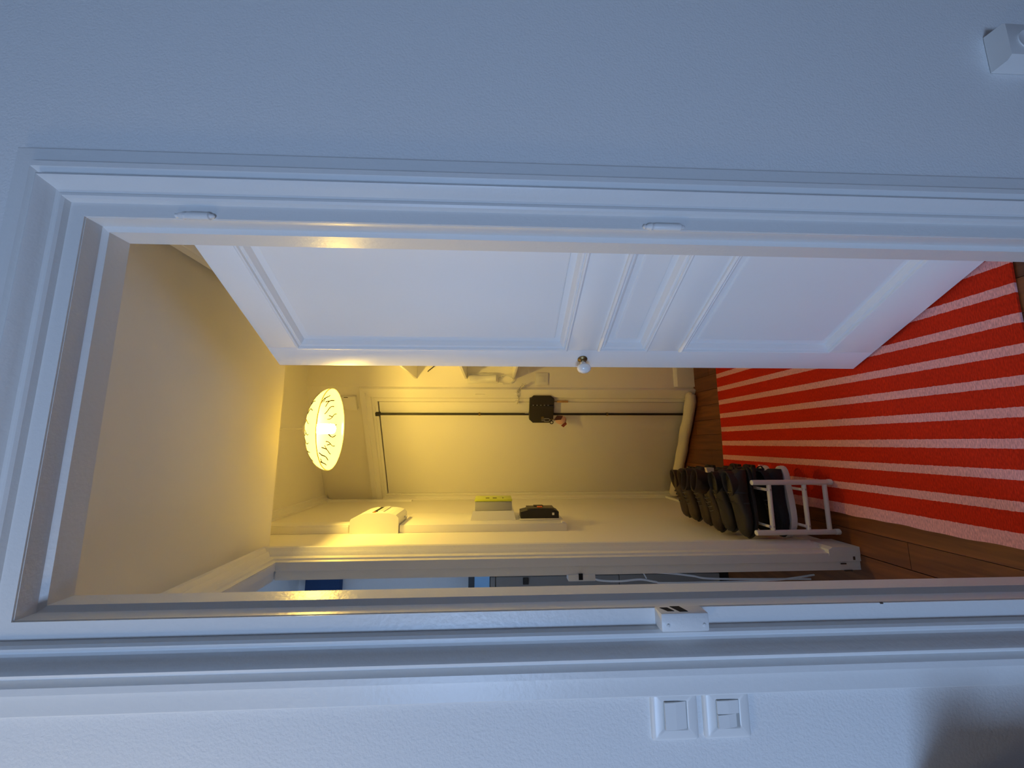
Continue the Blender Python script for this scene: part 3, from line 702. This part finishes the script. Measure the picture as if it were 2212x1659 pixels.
# main breaker
mb_ = tag(empty('main_breaker', (HL+0.034, 1.24, 0.99)), 'black main breaker with orange button at the foot of meter board', 'circuit breaker')
MB(TLW).box(1.190, 1.290, 0.0345, 0.040, 0.984, 1.178, 0.002).build('base', M['plastic'], mb_, True)
arc = [(0.0405, 0.990), (0.070, 0.990)]+[(0.076+0.010*math.sin(math.pi*k/8), 1.004+0.142*k/8) for k in range(9)]+[(0.070, 1.172), (0.0405, 1.172)]
n_ = len(arc)
MB(TLW).add([(1.196, p, z) for p, z in arc]+[(1.286, p, z) for p, z in arc], [tuple(range(n_))[::-1], tuple(range(n_, 2*n_))]+[(i, (i+1) % n_, n_+(i+1) % n_, n_+i) for i in range(n_)]).build('case', M['black'], mb_)
MB(TLW).box(1.205, 1.284, 0.078, 0.0862, 1.010, 1.140, 0.001).build('face', mat('bronze_grey', (0.10, 0.085, 0.055), 0.5), mb_)
MB(TLW).box(1.215, 1.240, 0.0865, 0.0905, 1.065, 1.090, 0.001).build('orange_button', M['orange'], mb_)
MB(TLW).box(1.250, 1.280, 0.0865, 0.0905, 1.058, 1.104, 0.001).build('black_button', M['black'], mb_)
MB(TLW).box(1.1945, 1.197, 0.055, 0.066, 1.012, 1.022).build('label_sticker', M['plastic'], mb_)

# ------------------------------------------------------------------ shoe rack
rk = tag(empty('shoe_rack', (-0.245, 1.05, 0.0)), 'white tubular two-tier shoe rack against the left hall wall', 'shoe rack')
RW = M['rackwhite']
for yy in (0.764, 1.335):
    for xx in (-0.152, -0.334):
        zf = 0.0085 if xx > -0.2 else 0.0
        po = MB().tube([(xx, yy, zf+0.004), (xx, yy, 0.320)], 0.0098, 14).build('post', RW, rk, True)
        MB().lathe([(0.0110, 0.0), (0.0110, 0.014), (0.0098, 0.016)], (xx, yy, zf), 14).build('foot', M['plastic'], po, True)
        MB().lathe([(0.0098, 0.0), (0.0092, 0.003), (0.002, 0.0045)], (xx, yy, 0.3195), 14).build('end_cap', M['plastic'], po, True)
    for zz in (0.036, 0.118, 0.256):
        rn = MB().tube([(-0.160, yy, zz), (-0.326, yy, zz)], 0.0082, 12).build('rung', RW, rk, True)
        if zz > 0.1:
            for xx in (-0.178, -0.312):
                d = 1 if yy < 1 else -1
                MB().lathe([(0.0035, -0.0080*d), (0.0032, -0.0105*d), (0.001, -0.0112*d)], (xx, yy, zz), 8, 'y').build('bolt', M['steel'], rn, True)
for zz in (0.130, 0.268):
    for xx in (-0.178, -0.312):
        MB().tube([(xx, 0.760, zz), (xx, 1.339, zz)], 0.0055, 10).build('shelf_bar', RW, rk, True)

# ------------------------------------------------------------------ shoes
def ring_at(x, w, h, z0, n=16, sq=2.6):
    """upper cross-section: flat bottom, rounded top"""
    r = []
    for k in range(n):
        a = 2*math.pi*k/n; ca_, sa_ = math.cos(a), math.sin(a)
        yy = w*math.copysign(abs(ca_)**(2/sq), ca_)
        zz = math.copysign(abs(sa_)**(2/sq), sa_)
        r.append((x, yy, z0+(h*(0.5+0.5*zz))))
    return r
def outline(L, wm, n=28, z=0.0, grow=0.0, rock=0.0):
    p = []
    for k in range(n):
        a = 2*math.pi*k/n; u = 0.5-0.5*math.cos(a)     # 0 heel .. 1 toe .. 0
        x = L*u
        wd = wm*(0.72+0.55*math.sin(math.pi*min(1, max(0, (u-0.22)/0.95)))**1.3*0.6)*math.sqrt(max(0.0, 1-(2*u-1)**6))*1.0
        sgn = 1 if math.sin(a) >= 0 else -1
        rz = rock*max(0, (u-0.72)/0.28)**2
        p.append((x+grow*(2*u-1), sgn*(wd+grow), z+rz))
    return p
def make_shoe(loc, yaw, kind, upper, sole, label, L=0.275, W=0.040, H=0.075, shaft=0.0, laces=True, pitch=0.0, extra=None):
    root = empty('shoe' if shaft < 0.05 else 'ankle_boot')
    root.location = loc; root.rotation_euler = (0, pitch, yaw)
    tag(root, label, 'shoe' if shaft < 0.05 else 'boot', 'shoes on the white rack')
    ident = lambda o: setattr(o, 'matrix_parent_inverse', Matrix.Identity(4))
    st = 0.026 if kind == 'sneaker' else 0.016
    o = MB().loft([outline(L, W, z=0.0, grow=-0.004, rock=0.016), outline(L, W, z=0.004, grow=0.002, rock=0.015), outline(L, W, z=st*0.7, grow=0.003, rock=0.012), outline(L, W, z=st, grow=0.0, rock=0.010)]).build('sole', sole, None, True)
    o.parent = root; ident(o)
    if kind != 'sneaker':
        o = MB().box(0.0, 0.070, -W*0.75, W*0.75, -0.016, 0.002, 0.004).build('heel', sole, None, True); o.parent = root; ident(o)
    z0 = st-0.004
    prof = [(0.010, 0.50, 0.55), (0.030, 0.78, 0.92), (0.075, 0.84, 1.0), (0.115, 0.86, 0.98), (0.150, 0.95, 0.80), (0.185, 1.06, 0.66), (0.215, 1.06, 0.56), (0.242, 0.92, 0.47), (0.260, 0.66, 0.36), (0.270, 0.30, 0.22)]
    sc = L/0.275
    o = MB().loft([ring_at(x*sc, W*w_, H*h_, z0+(0.008*max(0, (x-0.2)/0.07)), 18) for x, w_, h_ in prof]).build('upper', upper, None, True)
    o.parent = root; ident(o); up = o
    # collar / shaft: open tube with thickness
    hh = max(shaft, 0.014)
    def ell(cx, rx, ry, z, tilt=0.0): return [(cx+rx*math.cos(2*math.pi*k/20), ry*math.sin(2*math.pi*k/20), z+tilt*math.cos(2*math.pi*k/20)) for k in range(20)]
    zc = z0+H*0.88; cx = 0.066*sc; rx = 0.050*sc; ry = W*0.80
    tl = -0.008 if shaft < 0.05 else 0.006
    lean = 0.012 if shaft > 0.05 else 0
    o = MB().loft([ell(cx, rx, ry, zc-0.014, tl), ell(cx-lean*0.4, rx*1.0, ry*1.02, zc+hh*0.5, tl), ell(cx-lean, rx*1.03, ry*1.05, zc+hh, tl), ell(cx-lean, rx*0.97, ry*0.97, zc+hh+0.003, tl), ell(cx-lean, rx*0.88, ry*0.85, zc+hh-0.002, tl), ell(cx, rx*0.84, ry*0.80, zc-0.006, tl)]).build('collar' if shaft < 0.05 else 'shaft', upper, None, True)
    o.parent = root; ident(o)
    o = MB().loft([ell(cx, rx*0.85, ry*0.82, zc+0.0005, tl), ell(cx, rx*0.80, ry*0.76, zc+0.001, tl)]).build('lining', M['hole'], None); o.parent = root; ident(o)
    if laces:
        for k in range(4):
            x = (0.128+0.018*k)*sc; zz = z0+H*(0.97-0.085*k)
            o = MB().tube([(x, -W*0.42, zz-0.008), (x+0.003, -W*0.2, zz+0.0005), (x+0.005, 0.0, zz+0.002), (x+0.003, W*0.2, zz+0.0005), (x, W*0.42, zz-0.008)], 0.0022, 6).build('lace', M['lace'], None, True)
            o.parent = root; ident(o)
    else:
        for x in (0.10, 0.14):
            hz = H*(0.98 if x < 0.12 else 0.84)
            pts = [(x*sc, W*0.93*math.cos(t), z0+0.3*hz+0.74*hz*math.sin(t)) for t in [math.pi*k/10 for k in range(11)]]
            o = MB().tube(pts, 0.0042, 6).build('strap', upper, None, True); o.parent = root; ident(o)
    if extra == 'tab':
        o = MB().prism([(-0.006, -0.006), (0.010, -0.006), (0.014, 0.022), (-0.006, 0.026)], -0.008, 0.008, 1)
        o.v = [(v[0]+0.008*sc, v[1], v[2]+z0+H+0.006) for v in o.v]
        o = o.build('pull_tab', M['beige'], None); o.parent = root; ident(o)
    if extra == 'heeltab':
        o = MB().tube([(0.012*sc, 0, z0+H*0.86), (-0.002, 0, z0+H*1.02), (0.004, 0, z0+H*1.20), (0.016*sc, 0, z0+H*1.16)], 0.0032, 6).build('heel_loop', upper, None, True); o.parent = root; ident(o)
        o = MB().box(-0.0065, -0.0015, -0.005, 0.005, z0+H*0.90, z0+H*1.12, 0.001).build('heel_tab', mat('red_white_tab', (0.75, 0.30, 0.28), 0.7), None); o.parent = root; ident(o)
    return root
SB, SN, BR, TN = M['shoeblack'], M['shoenavy'], M['shoebrown'], M['shoetan']
RUB, WS = M['rubber'], M['soleswhite']
zt1, zt2 = 0.1355+0.0005, 0.2735+0.0005
# lower tier (toes to the wall, heels to the hall)
PI = math.pi
make_shoe((-0.096, 0.830, zt1), PI, 'sneaker', SN, WS, 'dark sneaker with thick white sole at the near end of the lower tier', L=0.272, W=0.041, H=0.074, extra='heeltab')
make_shoe((-0.100, 0.930, zt1), PI, 'sneaker', SN, WS, 'dark sneaker with thick white sole, second along the lower tier', L=0.272, W=0.041, H=0.074)
make_shoe((-0.100, 1.030, zt1+0.016), PI, 'shoe', SB, RUB, 'black shoe on the lower tier behind the white soled sneakers', L=0.265, W=0.040, H=0.066)
make_shoe((-0.102, 1.130, zt1+0.016), PI, 'shoe', BR, RUB, 'dark brown shoe on the lower tier toward the entrance door', L=0.265, W=0.040, H=0.066)
# upper tier
make_shoe((-0.098, 0.830, zt2+0.016), PI+0.02, 'shoe', SB, RUB, 'black strapped shoe at the near end of the upper tier', L=0.268, W=0.038, H=0.070, laces=False)
make_shoe((-0.104, 0.922, zt2+0.016), PI-0.02, 'shoe', SB, RUB, 'black strapped shoe, second along the upper tier', L=0.262, W=0.037, H=0.076, laces=False, extra='tab')
make_shoe((-0.112, 1.016, zt2+0.016), PI+0.03, 'boot', BR, RUB, 'dark brown ankle boot in the middle of the upper tier', L=0.272, W=0.036, H=0.070, shaft=0.052)
make_shoe((-0.106, 1.104, zt2+0.016), PI+0.05, 'boot', BR, RUB, 'dark brown ankle boot, fourth along the upper tier', L=0.268, W=0.036, H=0.072, shaft=0.050)
make_shoe((-0.118, 1.194, zt2+0.016), PI-0.02, 'shoe', TN, RUB, 'worn brown shoe, fifth along the upper tier', L=0.258, W=0.036, H=0.080)
make_shoe((-0.124, 1.280, zt2+0.016), PI-0.02, 'shoe', TN, RUB, 'worn brown shoe at the far end of the upper tier', L=0.250, W=0.035, H=0.076)

# ------------------------------------------------------------------ side room seen through the left doorway
cb = tag(empty('tall_cabinet', (-0.95, 1.70, 0.0)), 'grey panelled cabinet with black edges in the side room', 'cabinet')
MB().box(-1.30, -0.704, 1.512, 2.04, 0.0, 1.319).build('carcass', M['black'], cb)
for z0, z1 in ((1.290, 1.316), (0.62, 1.286), (0.06, 0.616)):
    MB().box(-1.29, -0.712, 1.498, 1.5115, z0, z1, 0.001).build('door', M['cabinet'], cb)
MB().box(-0.748, -0.716, 1.488, 1.4975, 1.112, 1.142, 0.001).build('handle', M['black'], cb)
bx_ = tag(empty('storage_box', (-0.95, 1.75, 1.319)), 'light blue box with dark lid on top of grey cabinet', 'box')
MB().box(-1.20, -0.700, 1.50, 1.98, 1.3195, 1.401, 0.002).build('body', M['bluebox'], bx_)
MB().box(-1.202, -0.698, 1.498, 1.982, 1.4012, 1.433, 0.002).build('lid', M['slate'], bx_)
nb = tag(empty('wall_bag', (-0.85, 1.95, 2.33)), 'dark blue cloth hanging high in the side room', 'cloth')
MB().box(-0.98, -0.712, 1.965, 2.045, 2.28, 2.50, 0.02).build('cloth', M['navy'], nb, True)
wc = tag(empty('white_cable', (-0.47, 0.80, 0.9)), 'white cable hanging just inside the side doorway', 'cable')
def cpts(seq, yv):
    # smooth polyline through (x, z) points at a fixed depth
    out = []
    for i in range(len(seq)-1):
        p0_ = seq[max(i-1, 0)]; p1_ = seq[i]; p2_ = seq[i+1]; p3_ = seq[min(i+2, len(seq)-1)]
        for k in range(6):
            t = k/6
            f_ = lambda a, b, c_, d: 0.5*((2*b)+(-a+c_)*t+(2*a-5*b+4*c_-d)*t*t+(-a+3*b-3*c_+d)*t**3)
            out.append((f_(p0_[0], p1_[0], p2_[0], p3_[0]), yv, f_(p0_[1], p1_[1], p2_[1], p3_[1])))
    out.append((seq[-1][0], yv, seq[-1][1])); return out
YC = 0.90
MB().tube(cpts([(-0.512, 0.985), (-0.522, 0.93), (-0.536, 0.88), (-0.540, 0.80), (-0.535, 0.72), (-0.545, 0.66), (-0.55, 0.60), (-0.548, 0.2), (-0.53, 0.006)], YC), 0.0035, 6).build('cord', M['cable'], wc, True)
MB().tube(cpts([(-0.505, 0.87), (-0.512, 0.74), (-0.520, 0.60), (-0.532, 0.50), (-0.545, 0.40), (-0.552, 0.006)], YC+0.02), 0.0035, 6).build('cord', M['cable'], wc, True)
MB().tube(cpts([(-0.500, 0.72), (-0.520, 0.695), (-0.545, 0.68)], YC+0.04), 0.0025, 6).build('cord', M['cable'], wc, True)

# ------------------------------------------------------------------ bookcase added out of view to shade the near wall, and globe lamp
ac = tag(empty('shadow_caster', (-0.90, -0.2, 0.0)), 'unseen low bookcase added to shade the near wall left of the doorway', 'bookcase')
DK = mat('pale_birch', (0.55, 0.50, 0.44), 0.5, vary=(12, (0.6, 0.52, 0.42), 0.6))
for x0 in (-1.30, -0.65):
    MB().box(x0, x0+0.03, -0.32, -0.012, 0.0, 0.58, 0.004).build('side', DK, ac, True)
MB().box(-1.32, -0.585, -0.34, -0.012, 0.582, 0.62, 0.012).build('top', DK, ac, True)
for z0 in (0.05, 0.31):
    MB().box(-1.268, -0.652, -0.31, -0.02, z0, z0+0.022).build('shelf', DK, ac)
MB().box(-1.268, -0.652, -0.019, -0.013, 0.0, 0.58).build('back', DK, ac)
# globe lamp of the near room, above and left of the picture: the warm light on the left of the near wall
gl = tag(empty('globe_lamp', (-1.10, -0.55, RZ)), 'round white globe lamp hanging from the near room ceiling', 'lamp')
gp = [(0.02, 0.12)]+[(0.12*math.sin(math.pi*k/14), 0.12*math.cos(math.pi*k/14)) for k in range(1, 14)]+[(0.004, -0.12)]
MB().lathe(gp, (-1.10, -0.55, 2.02), 24).build('globe', emit_mat('lit_globe', (1.0, 0.82, 0.52), 14), gl, True)
MB().tube([(-1.10, -0.55, 2.13), (-1.10, -0.55, RZ)], 0.004, 8).build('cord', M['cable'], gl, True)
MB().lathe([(0.05, 0), (0.05, -0.012), (0.02, -0.03), (0.004, -0.034)], (-1.10, -0.55, RZ), 20).build('ceiling_rose', M['plastic'], gl, True)
